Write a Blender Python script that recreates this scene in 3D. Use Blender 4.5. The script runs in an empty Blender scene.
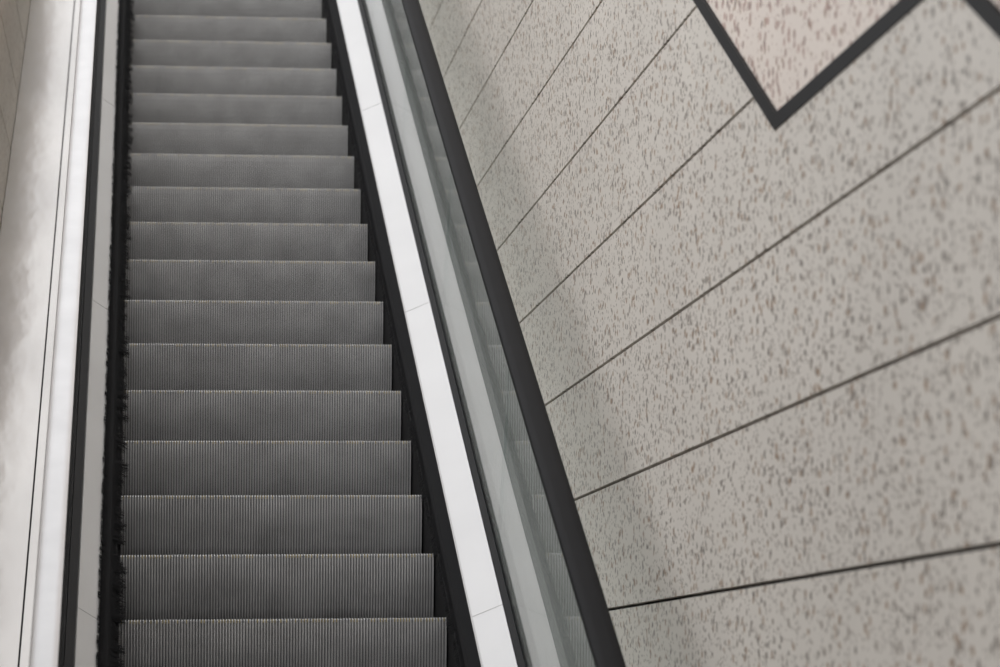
import bpy, bmesh, math, random
from mathutils import Vector, Matrix
random.seed(4)
sc = bpy.context.scene
sc.view_settings.view_transform = 'Standard'

# ------------------------------------------------------------------ dimensions
RUN, RISE = 0.3733, 0.2155          # step run / rise  (30 degree escalator)
NY0, NZ0 = 5.760, 0.0               # nose of the first rising step (floor level)
NSTEP = 30
KB = (NY0, NZ0)
KT = (NY0 + RUN*NSTEP, NZ0 + RISE*NSTEP)
XL, XR = -0.072, 0.944              # step width
CAMZ = 1.517
TOPZ = KT[1]
S30, C30 = math.sin(math.radians(30)), math.cos(math.radians(30))

# ------------------------------------------------------------------ materials
def newmat(name):
    m = bpy.data.materials.new(name); m.use_nodes = True
    nt = m.node_tree
    return m, nt, nt.nodes, nt.links, nt.nodes['Principled BSDF']

def simple(name, col, rough=0.5, metal=0.0, var=0.06, scale=6.0, stretch=(1,1,1), bump=0.0, spec=0.5, bdist=.002):
    m, nt, N, L, b = newmat(name)
    tc = N.new('ShaderNodeTexCoord'); mp = N.new('ShaderNodeMapping')
    mp.inputs['Scale'].default_value = stretch
    no = N.new('ShaderNodeTexNoise'); no.inputs['Scale'].default_value = scale; no.inputs['Detail'].default_value = 5
    L.new(tc.outputs['Object'], mp.inputs[0]); L.new(mp.outputs[0], no.inputs[0])
    cr = N.new('ShaderNodeValToRGB')
    cr.color_ramp.elements[0].position = 0.3; cr.color_ramp.elements[1].position = 0.7
    cr.color_ramp.elements[0].color = tuple(max(0, c*(1-var)) for c in col)+(1,)
    cr.color_ramp.elements[1].color = tuple(min(1, c*(1+var)) for c in col)+(1,)
    L.new(no.outputs[0], cr.inputs[0]); L.new(cr.outputs[0], b.inputs['Base Color'])
    b.inputs['Roughness'].default_value = rough; b.inputs['Metallic'].default_value = metal
    b.inputs['Specular IOR Level'].default_value = spec
    if bump:
        bp = N.new('ShaderNodeBump'); bp.inputs['Strength'].default_value = bump; bp.inputs['Distance'].default_value = bdist
        L.new(no.outputs[0], bp.inputs['Height']); L.new(bp.outputs[0], b.inputs['Normal'])
    return m

def terrazzo(name, base, dark, light, chip=0.24, rough=0.45, brown=(.30,.20,.13), amt=.92):
    m, nt, N, L, b = newmat(name)
    tc = N.new('ShaderNodeTexCoord')
    wn = N.new('ShaderNodeTexNoise'); wn.inputs['Scale'].default_value = 50; wn.inputs['Detail'].default_value = 3
    L.new(tc.outputs['Object'], wn.inputs[0])
    sub = N.new('ShaderNodeVectorMath'); sub.operation = 'MULTIPLY_ADD'
    sub.inputs[1].default_value = (0.018,)*3
    L.new(wn.outputs['Color'], sub.inputs[0]); L.new(tc.outputs['Object'], sub.inputs[2])
    cur = None
    big = N.new('ShaderNodeTexNoise'); big.inputs['Scale'].default_value = 1.6; big.inputs['Detail'].default_value = 4
    L.new(tc.outputs['Object'], big.inputs[0])
    cr = N.new('ShaderNodeValToRGB')
    cr.color_ramp.elements[0].position = .3; cr.color_ramp.elements[1].position = .7
    cr.color_ramp.elements[0].color = tuple(c*.95 for c in base)+(1,); cr.color_ramp.elements[1].color = tuple(c*1.04 for c in base)+(1,)
    L.new(big.outputs[0], cr.inputs[0]); cur = cr.outputs[0]
    for sc_, thr, rad, c1, c2 in ((46, .12, .40, light, light), (46, chip, .43, dark, tuple(d*2.2 for d in dark)), (54, .06, .44, brown, brown), (115, .14, .42, tuple(d*1.3 for d in dark), tuple(d*2 for d in dark))):
        v = N.new('ShaderNodeTexVoronoi'); v.inputs['Scale'].default_value = sc_
        L.new(sub.outputs[0], v.inputs['Vector'])
        sep = N.new('ShaderNodeSeparateColor'); L.new(v.outputs['Color'], sep.inputs[0])
        a = N.new('ShaderNodeMath'); a.operation = 'LESS_THAN'; a.inputs[1].default_value = thr
        L.new(sep.outputs[0], a.inputs[0])
        d = N.new('ShaderNodeMapRange'); d.inputs['From Min'].default_value = rad; d.inputs['From Max'].default_value = rad+.12
        d.inputs['To Min'].default_value = amt; d.inputs['To Max'].default_value = 0
        L.new(v.outputs['Distance'], d.inputs['Value'])
        mu = N.new('ShaderNodeMath'); mu.operation = 'MULTIPLY'; L.new(a.outputs[0], mu.inputs[0]); L.new(d.outputs[0], mu.inputs[1])
        cm = N.new('ShaderNodeMix'); cm.data_type = 'RGBA'
        cm.inputs[6].default_value = c1+(1,); cm.inputs[7].default_value = c2+(1,)
        L.new(sep.outputs[1], cm.inputs[0])
        mx = N.new('ShaderNodeMix'); mx.data_type = 'RGBA'
        L.new(mu.outputs[0], mx.inputs[0]); L.new(cur, mx.inputs[6]); L.new(cm.outputs[2], mx.inputs[7])
        cur = mx.outputs[2]
    L.new(cur, b.inputs['Base Color'])
    b.inputs['Roughness'].default_value = rough
    return m

M_TER = terrazzo('terrazzo_grey', (.635,.595,.545), (.12,.10,.085), (.73,.69,.64), .19)
M_TERW = terrazzo('terrazzo_warm', (.74,.66,.60), (.20,.13,.11), (.84,.78,.72), .24, amt=.92)
M_TERL = terrazzo('terrazzo_beige', (.50,.44,.38), (.22,.17,.14), (.60,.55,.49), .2)
M_BLACKTRIM = simple('black_trim', (.010,.010,.011), .6, spec=.2)
M_JOINT = simple('joint_backing', (.025,.023,.021), .9, spec=.1)
M_DECK = simple('satin_white_metal', (.61,.605,.61), .36, .3, .04, 2)
M_DECKB = simple('painted_outer_deck', (.48,.48,.47), .45, 0, .03, 3)
M_DECKO = simple('polished_steel', (.62,.59,.565), .18, .75, .12, 2.2, (1,.4,.4), .5, .5, .012)
M_RUB = simple('black_rubber', (.008,.008,.009), .6, 0, .1, 8, spec=.12)
M_RUBGLARE = simple('rubber_painted_glare', (.62,.62,.63), .3, .3, .05, 8)  # black rubber with sky glare put into the colour, left handrail top
M_BRUSH = simple('black_bristle', (.010,.010,.011), .8, spec=.1)
M_SKIRT = simple('dark_skirt', (.014,.014,.015), .6, 0, spec=.1)
M_SEAL = simple('glazing_seal', (.012,.012,.013), .6, spec=.2)
M_FLOOR = simple('floor_stone', (.35,.34,.32), .5, 0, .15, 5)
M_SKYBLOCK = simple('sky_blocker_paint', (.45,.45,.44), .8)
M_YEL = simple('yellow_edge', (.25,.205,.10), .6, 0, .3, 30)

def stepmat(name, c, rough, metal):
    m, nt, N, L, b = newmat(name)
    tc = N.new('ShaderNodeTexCoord'); sp = N.new('ShaderNodeSeparateXYZ'); L.new(tc.outputs['Object'], sp.inputs[0])
    cr = N.new('ShaderNodeValToRGB'); e = cr.color_ramp.elements
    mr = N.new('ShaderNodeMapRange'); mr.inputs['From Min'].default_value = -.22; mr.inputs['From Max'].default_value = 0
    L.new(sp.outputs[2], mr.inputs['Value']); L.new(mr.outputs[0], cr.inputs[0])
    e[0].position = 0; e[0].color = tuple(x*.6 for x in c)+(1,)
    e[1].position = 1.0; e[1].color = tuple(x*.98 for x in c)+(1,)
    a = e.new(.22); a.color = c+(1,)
    no = N.new('ShaderNodeTexNoise'); no.inputs['Scale'].default_value = 9; no.inputs['Detail'].default_value = 6
    oi = N.new('ShaderNodeObjectInfo'); ad = N.new('ShaderNodeVectorMath'); ad.operation = 'ADD'
    L.new(tc.outputs['Object'], ad.inputs[0]); L.new(oi.outputs['Location'], ad.inputs[1]); L.new(ad.outputs[0], no.inputs[0])
    r2 = N.new('ShaderNodeMapRange'); r2.inputs['From Min'].default_value = .3; r2.inputs['From Max'].default_value = .7
    r2.inputs['To Min'].default_value = .82; r2.inputs['To Max'].default_value = 1.12
    L.new(no.outputs[0], r2.inputs['Value'])
    mx = N.new('ShaderNodeVectorMath'); mx.operation = 'SCALE'; L.new(cr.outputs[0], mx.inputs[0]); L.new(r2.outputs[0], mx.inputs['Scale'])
    L.new(mx.outputs[0], b.inputs['Base Color'])
    b.inputs['Roughness'].default_value = rough; b.inputs['Metallic'].default_value = metal
    return m
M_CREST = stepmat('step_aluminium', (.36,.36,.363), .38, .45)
M_GROOVE = stepmat('step_groove', (.115,.115,.117), .6, .1)

def glassmat():
    m = bpy.data.materials.new('balustrade_glass'); m.use_nodes = True
    N = m.node_tree.nodes; L = m.node_tree.links; N.clear()
    o = N.new('ShaderNodeOutputMaterial'); t = N.new('ShaderNodeBsdfTransparent'); g = N.new('ShaderNodeBsdfGlossy')
    t.inputs[0].default_value = (.94,.965,.96,1); g.inputs['Roughness'].default_value = .0
    ge = N.new('ShaderNodeNewGeometry'); mr = N.new('ShaderNodeMapRange')
    mr.inputs['To Min'].default_value = 1.60; mr.inputs['To Max'].default_value = 1/1.60
    L.new(ge.outputs['Backfacing'], mr.inputs['Value'])
    f = N.new('ShaderNodeFresnel'); L.new(mr.outputs[0], f.inputs[0])
    mx = N.new('ShaderNodeMixShader'); L.new(f.outputs[0], mx.inputs[0]); L.new(t.outputs[0], mx.inputs[1]); L.new(g.outputs[0], mx.inputs[2])
    L.new(mx.outputs[0], o.inputs[0]); return m
M_GLASS = glassmat()

# ------------------------------------------------------------------ helpers
def addobj(name, me, mats, parent=None, smooth=False):
    ob = bpy.data.objects.new(name, me); sc.collection.objects.link(ob)
    for m in (mats if isinstance(mats, (list, tuple)) else [mats]): 
        if m.name not in [x.name for x in me.materials]: me.materials.append(m)
    if parent: ob.parent = parent
    if smooth:
        for p in me.polygons: p.use_smooth = True
    return ob

def frames(path):
    out = []
    n = len(path)
    for i in range(n):
        ds = []
        if i > 0: ds.append(Vector((path[i][0]-path[i-1][0], path[i][1]-path[i-1][1])).normalized())
        if i < n-1: ds.append(Vector((path[i+1][0]-path[i][0], path[i+1][1]-path[i][1])).normalized())
        ns = [Vector((-d[1], d[0])) for d in ds]
        if len(ns) == 2:
            a = (ns[0]+ns[1]).normalized(); s = 1/max(.3, a.dot(ns[0])); out.append(a*s)
        else: out.append(ns[0])
    return out

def sweep(name, prof, path, mat, parent=None, smooth=False, midx=None, mats=None):
    fr = frames(path); vs = []; fs = []; np_ = len(prof)
    for p, f in zip(path, fr):
        for x, n in prof: vs.append((x, p[0]+f[0]*n, p[1]+f[1]*n))
    for i in range(len(path)-1):
        for j in range(np_):
            a = i*np_+j; b = i*np_+(j+1) % np_
            fs.append((a, b, b+np_, a+np_))
    fs.append(tuple(range(np_))); fs.append(tuple(range((len(path)-1)*np_, len(path)*np_)))
    me = bpy.data.meshes.new(name); me.from_pydata(vs, [], fs)
    bm = bmesh.new(); bm.from_mesh(me); bmesh.ops.recalc_face_normals(bm, faces=bm.faces); bm.to_mesh(me); bm.free()
    ob = addobj(name, me, mats or mat, parent, smooth)
    if midx:
        for i in range(len(path)-1):
            for j in range(np_): me.polygons[i*np_+j].material_index = midx[j]
    return ob

def offs(path, h):
    return [(p[0]+f[0]*h, p[1]+f[1]*h) for p, f in zip(path, frames(path))]

def smoothpath(path, r=.5, n=7):
    out = [path[0]]
    for i in range(1, len(path)-1):
        p = Vector(path[i]); a = Vector(path[i-1]); b = Vector(path[i+1])
        p0 = p+(a-p).normalized()*r; p2 = p+(b-p).normalized()*r
        for k in range(n+1):
            t = k/n; out.append(tuple(p0*(1-t)**2+p*2*t*(1-t)+p2*t*t))
    out.append(path[-1]); return out

def box(name, lo, hi, mat, parent=None, bev=0):
    bm = bmesh.new(); bmesh.ops.create_cube(bm, size=1)
    for v in bm.verts: v.co = Vector([lo[i]+(v.co[i]+.5)*(hi[i]-lo[i]) for i in range(3)])
    me = bpy.data.meshes.new(name); bm.to_mesh(me); bm.free()
    ob = addobj(name, me, mat, parent)
    if bev:
        m = ob.modifiers.new('b', 'BEVEL'); m.width = bev; m.segments = 2
    return ob

def empty(name):
    e = bpy.data.objects.new(name, None); sc.collection.objects.link(e); return e

# ------------------------------------------------------------------ escalator
esc = empty('escalator')
BASE = [(4.2, 0), KB, KT, (18.7, TOPZ)]

# one step (ribbed tread + ribbed curved riser)
W = XR-XL-.006
NR = 112; P = W/NR
cols = []   # (x, depthfactor)
for i in range(NR):
    x0 = -W/2+i*P
    cols += [(x0+P*.02, 1), (x0+P*.42, 1), (x0+P*.52, 0), (x0+P*.92, 0)]
cols = [(-W/2, 0)]+cols+[(W/2, 0)]
line = [(RUN+.03, 0, .010), (.10, 0, .010), (.006, 0, .010), (.0015, -.0015, .008), (0, -.006, .006)]
for k in range(1, 10):
    v = k/9; line.append((.038*v**1.9, -.006-(RISE+.004)*v, .0040))
npth = []
for i, (y, z, d) in enumerate(line):
    a = line[max(0, i-1)]; b = line[min(len(line)-1, i+1)]
    t = Vector((b[0]-a[0], b[1]-a[1])).normalized()
    npth.append(Vector((t[1], -t[0]))*-1)   # outward (-Y / +Z)
vs = []; fs = []; mi = []
nc = len(cols)
for (y, z, d), n in zip(line, npth):
    if n[0] > .2 or n[1] < -.9: n = -n
    for x, g in cols: vs.append((x, y-n[0]*d*g, z-n[1]*d*g))
for i in range(len(line)-1):
    for j in range(nc-1):
        a = i*nc+j; fs.append((a, a+nc, a+nc+1, a+1))
        g = (cols[j][1]+cols[j+1][1]) > 1.5
        mi.append(1 if g else 0)
# side cheeks
for sx in (0, nc-1):
    idx = [i*nc+sx for i in range(len(line))]
    vs.append((cols[sx][0], RUN+.03, line[-1][1])); fs.append(tuple(idx+[len(vs)-1])); mi.append(0)
me_step = bpy.data.meshes.new('escalator_step'); me_step.from_pydata(vs, [], fs)
me_step.materials.append(M_CREST); me_step.materials.append(M_GROOVE); me_step.materials.append(M_YEL)
me_step.polygons.foreach_set('material_index', mi)
for k in range(-2, NSTEP+2):
    kk = min(max(k, 0), NSTEP)
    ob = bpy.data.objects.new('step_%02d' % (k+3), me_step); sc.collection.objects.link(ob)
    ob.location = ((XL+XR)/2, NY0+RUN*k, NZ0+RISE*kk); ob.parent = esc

# yellow demarcation inlays seen between the cleats along every tread edge
bm = bmesh.new()
for k in range(0, NSTEP+1):
    y = NY0+RUN*k; z = NZ0+RISE*k
    for j in range(NR):
        if random.random() < .55:
            x = (XL+XR)/2-W/2+P*(j+.22)
            w = P*.18; q = [bm.verts.new((x+a*w, y+b_, z+c_)) for a, b_, c_ in ((-1,.0045,-.0015),(1,.0045,-.0015),(1,.0030,-.012),(-1,.0030,-.012))]
            bm.faces.new(q)
me = bpy.data.meshes.new('yellow_tread_inlays'); bm.to_mesh(me); bm.free(); addobj('yellow_tread_inlays', me, M_YEL, esc)

# skirts, brushes, decks, glazing channels
GXR, GXL = 1.127, -.224
sweep('truss_casing', [(-.565,-1.1),(1.395,-1.1),(1.395,-.46),(-.565,-.46)], BASE, M_SKIRT, esc)
sweep('skirt_left', [(-.089,-.46),(-.0755,-.46),(-.0755,.03),(-.089,.03)], BASE, M_SKIRT, esc)
sweep('skirt_right', [(.947,-.46),(.957,-.46),(.957,.03),(.947,.03)], BASE, M_SKIRT, esc)
sweep('brush_holder_left', [(-.122,-.02),(-.088,-.02),(-.088,.045),(-.096,.052),(-.122,.056)], BASE, M_BRUSH, esc)
sweep('brush_holder_right', [(.957,-.02),(1.004,-.02),(1.004,.052),(.967,.052),(.957,.045)], BASE, M_BRUSH, esc)
def bristles(name, x0, x1, dx, n0, n1, jit, step=.004, rows=3, njit=.010):
    bm = bmesh.new()
    u = Vector((0, C30, S30)); nn = Vector((0, -S30, C30)); L = math.hypot(KT[0]-KB[0], KT[1]-KB[1])
    o = Vector((0, KB[0], KB[1])); t = 0; cl = 0; cu = 0
    while t < L:
        if random.random() < .12: cl = random.uniform(-jit, 1); cu = random.gauss(0, .012)
        for r in range(rows):
            a = o+u*(t+random.uniform(-.004,.004)); 
            xe = x1+dx*(cl+random.uniform(-.35, .35)); ne = n1+random.uniform(-njit,njit)
            b = o+u*(t+cu+random.gauss(0,.006))+nn*ne; 
            w = .0020
            s = nn*(n0+r*.009)+Vector((x0,0,0))
            p = [bm.verts.new(a+s-u*w), bm.verts.new(a+s+u*w), bm.verts.new(b+Vector((xe,0,0))+u*.0007), bm.verts.new(b+Vector((xe,0,0))-u*.0007)]
            bm.faces.new(p)
        t += step
    me = bpy.data.meshes.new(name); bm.to_mesh(me); bm.free(); addobj(name, me, M_BRUSH, esc)
bristles('brush_bristles_left', -.090, -.060, .016, .03, .022, .9, .003)
bristles('brush_tufts_left', -.105, -.127, -.003, .048, .066, .9, .003, 2, .003)
bristles('brush_bristles_right', .957, .940, -.006, .03, .015, .6)

sweep('inner_deck_right', [(1.003,.030),(1.003,.056),(1.008,.060),(1.098,.102),(1.101,.098),(1.101,.03)], BASE, M_DECK, esc)
sweep('inner_deck_left', [(-.123,.030),(-.123,.056),(-.127,.060),(-.186,.102),(-.190,.098),(-.190,.03)], BASE, M_DECK, esc)
sweep('glass_channel_right', [(1.101,.0),(1.101,.104),(1.1195,.110),(1.1195,.0)], BASE, M_SEAL, esc)
sweep('glass_channel_left', [(-.190,.0),(-.190,.104),(-.217,.112),(-.217,.0)], BASE, M_SEAL, esc)
sweep('outer_deck_right', [(1.134,.0),(1.134,.09),(1.398,.09),(1.398,.0)], BASE, M_DECKB, esc)
sweep('outer_deck_left', [(-.232,.0),(-.232,.10),(-.565,.10),(-.565,.0)], BASE, M_DECKO, esc)
sweep('outer_deck_ridge_left', [(-.345,.10),(-.345,.105),(-.350,.105),(-.350,.10)], BASE, M_SEAL, esc)
# deck cover joints
LS = math.hypot(KT[0]-KB[0], KT[1]-KB[1])
t = .9; i = 0
M_HAIR = simple('deck_hairline', (.40,.40,.40), .5)
while t < LS:
    for nm, pr in (('deck_joint_right', [(1.0075,.0605),(1.0075,.0622),(1.098,.1042),(1.098,.1025)]), ('deck_joint_left', [(-.1265,.0605),(-.1265,.0622),(-.186,.1042),(-.186,.1025)])):
        a = (KB[0]+C30*t, KB[1]+S30*t); b = (KB[0]+C30*(t+.003), KB[1]+S30*(t+.003))
        pr2 = [(x, n-.0017) for x, n in pr]
        sweep('%s_%d' % (nm, i), pr2, [a, b], M_HAIR, esc)
    t += 2.44; i += 1

# glass panes
def glass(name, gx):
    w = .006; pr = [(gx-w,.06),(gx+w,.06),(gx+w,.832),(gx-w,.832)]
    n = 7; g = .004
    for i in range(n):
        t0 = i*LS/n+g/2; t1 = (i+1)*LS/n-g/2
        pth = [(KB[0]+C30*t0, KB[1]+S30*t0), (KB[0]+C30*t1, KB[1]+S30*t1)]
        if i == 0: pth = [BASE[0], KB, pth[1]]
        if i == n-1: pth = [pth[0], KT, BASE[-1]]
        sweep('%s_%d' % (name, i+1), pr, pth, M_GLASS, esc)
    for nm, cy, cz, sg in (('lower', 4.196, 0, -1), ('upper', 18.704, TOPZ, 1)):
        pts = [(cy+sg*.36*math.cos(a), cz+.47+.36*math.sin(a)) for a in [math.pi*(-.5+k/16) for k in range(17)]]
        vs = [(gx-w, y, z) for y, z in pts]+[(gx+w, y, z) for y, z in pts]; m = len(pts)
        fs = [tuple(range(m)), tuple(range(m, 2*m))]+[(k, k+1, m+k+1, m+k) for k in range(m-1)]
        me = bpy.data.meshes.new(name+'_'+nm); me.from_pydata(vs, [], fs)
        bm = bmesh.new(); bm.from_mesh(me); bmesh.ops.recalc_face_normals(bm, faces=bm.faces); bm.to_mesh(me); bm.free()
        addobj(name+'_'+nm, me, M_GLASS, esc)
glass('glass_pane_right', GXR); glass('glass_pane_left', GXL)

# handrails
def handrail(name, gx, mats, midx):
    top = smoothpath(offs(BASE, .838), .5)
    lo = [(4.9, .11), (4.5, .11)]+[(4.2-.364*math.sin(a), .474-.364*math.cos(a)) for a in [math.pi*k/12 for k in range(13)]]
    hi = [(18.7+.364*math.sin(a), TOPZ+.474+.364*math.cos(a)) for a in [math.pi*k/12 for k in range(13)]]+[(18.4, TOPZ+.11), (18.0, TOPZ+.11)]
    path = lo+[p for p in top[1:-1]]+hi
    prof = [(-.024,-.012),(-.034,-.010),(-.037,-.001),(-.0355,.008),(-.031,.0125),(-.012,.0145),(.012,.0145),(.031,.0125),(.0355,.008),(.037,-.001),(.034,-.010),(.024,-.012)]
    prof = [(gx+x, n) for x, n in prof]
    ob = sweep(name, prof, path, None, esc, True, midx, mats)
    sweep(name+'_guide', [(gx-.016,-.022),(gx+.016,-.022),(gx+.016,-.011),(gx-.016,-.011)], path, M_SEAL, esc)
handrail('handrail_right', GXR, [M_RUB], [0]*12)
handrail('handrail_left', GXL, [M_RUB, M_RUBGLARE], [0,0,0,1,1,1,1,0,0,0,0,0])

# comb plates / landings
box('comb_plate_lower', (XL, 4.2, -.03), (XR, 5.02, .006), M_DECKO, esc, .003)
box('comb_plate_upper', (XL, KT[0]+RUN*2+.03, TOPZ-.03), (XR, 18.7, TOPZ+.006), M_DECKO, esc, .003)

# ------------------------------------------------------------------ walls
def clad(name, poly, x, joints, gap, mat, thick=.03, sign=1):
    bm = bmesh.new(); f = bm.faces.new([bm.verts.new((x, y, z)) for y, z in poly])
    bmesh.ops.triangulate(bm, faces=bm.faces)
    for z in joints:
        for zz in (z-gap, z+gap):
            bmesh.ops.bisect_plane(bm, geom=bm.verts[:]+bm.edges[:]+bm.faces[:], plane_co=(0,0,zz), plane_no=(0,0,1))
    kill = [f for f in bm.faces if any(abs(f.calc_center_median().z-z) < gap for z in joints)]
    bmesh.ops.delete(bm, geom=kill, context='FACES')
    r = bmesh.ops.extrude_face_region(bm, geom=bm.faces[:])
    for v in [g for g in r['geom'] if isinstance(g, bmesh.types.BMVert)]: v.co.x += thick*sign
    bmesh.ops.recalc_face_normals(bm, faces=bm.faces)
    me = bpy.data.meshes.new(name); bm.to_mesh(me); bm.free()
    return me

XW = 1.40
ZH = CAMZ+1.22
zigH2 = 2.216
yA = 6.069; yB = 4.713; yC = 3.7
yTop = NY0+(9.6-zigH2/C30)/math.tan(math.radians(30))
zC = ZH-(yB-yC)*math.tan(math.radians(30))
zig = [(yTop, 9.6), (yA, ZH), (yB, ZH), (yC, zC), (-6, zC)]
joints = [1.737+.373*k for k in range(-4, 24)]
wr = empty('wall_right')
low = [(-6, 0), (21, 0), (21, 9.6)]+zig
addobj('lower_cladding', clad('lower_cladding', low, XW, joints, .0048, M_TER), M_TER, wr)
up = [(-6, 9.6)]+[zig[4], zig[3], zig[2], zig[1], zig[0]]
addobj('upper_cladding', clad('upper_cladding', up, XW+.006, [ZH+.62*k for k in range(1, 8)], .002, M_TERW), M_TERW, wr)
box('backing', (XW+.03, -6, -.1), (XW+.25, 21, 9.6), M_JOINT, wr)
tw = .036
sweep('trim_1', [(XW-.004,0),(XW+.02,0),(XW+.02,tw),(XW-.004,tw)], zig[::-1], M_BLACKTRIM)

XLW = -.568
wl = empty('wall_left')
wh = 1.2
pl = [(4.3, -.0), (21, 0), (21, TOPZ+wh), (KT[0], TOPZ+wh/C30), (KB[0], wh/C30+.0), (4.3, wh/C30)]
addobj('left_cladding', clad('left_cladding', pl, XLW, [1.60+.373*k for k in range(-4, 20)], .0045, M_TERL, .03, -1), M_TERL, wl)
me = clad('left_backing', pl, XLW-.03, [], .003, M_JOINT, .15, -1); addobj('left_backing', me, M_JOINT, wl)

box('floor', (-4, -6, -.2), (XW, 4.2, 0), M_FLOOR)
box('floor_upper', (-4, 18.7, TOPZ-.2), (XW, 24, TOPZ), M_FLOOR)
box('ceiling_sky_blocker', (-4, -6, 4.6), (XW, 4.5, 4.8), M_SKYBLOCK)  # unseen slab added to keep sky light off the lower steps

# ------------------------------------------------------------------ light
w = bpy.data.worlds.new('overcast_sky'); sc.world = w; w.use_nodes = True
N = w.node_tree.nodes; L = w.node_tree.links; bg = N['Background']
tc = N.new('ShaderNodeTexCoord'); sp = N.new('ShaderNodeSeparateXYZ'); cr = N.new('ShaderNodeValToRGB')
L.new(tc.outputs['Generated'], sp.inputs[0]); L.new(sp.outputs[2], cr.inputs[0]); L.new(cr.outputs[0], bg.inputs[0])
cr.color_ramp.elements[0].color = (.62,.615,.61,1); cr.color_ramp.elements[1].color = (.97,.98,1,1); cr.color_ramp.elements[1].position = .5
bg.inputs[1].default_value = 1.36
sd = bpy.data.lights.new('sun', 'SUN'); sd.energy = 2.0; sd.angle = math.radians(75); sd.color = (1,.97,.935)
so = bpy.data.objects.new('sun', sd); sc.collection.objects.link(so)
so.rotation_euler = Vector((.38, .72, -.60)).to_track_quat('-Z', 'Y').to_euler()

# ------------------------------------------------------------------ camera
F = 2825
Yc = Vector((-360,-354.5,-F)).normalized(); uc = Vector((-352,1203.5,-F)).normalized()
Xc = Yc.cross(uc).normalized(); Zc = Xc.cross(Yc)
cd = bpy.data.cameras.new('camera'); co = bpy.data.objects.new('camera', cd); sc.collection.objects.link(co)
co.matrix_world = Matrix.Translation((0,0,CAMZ)) @ Matrix((Xc, Yc, Zc)).to_4x4()
cd.sensor_width = 36; cd.lens = 36*F/1000
cd.dof.use_dof = True; cd.dof.focus_distance = 9.2; cd.dof.aperture_fstop = 4.3
sc.camera = co
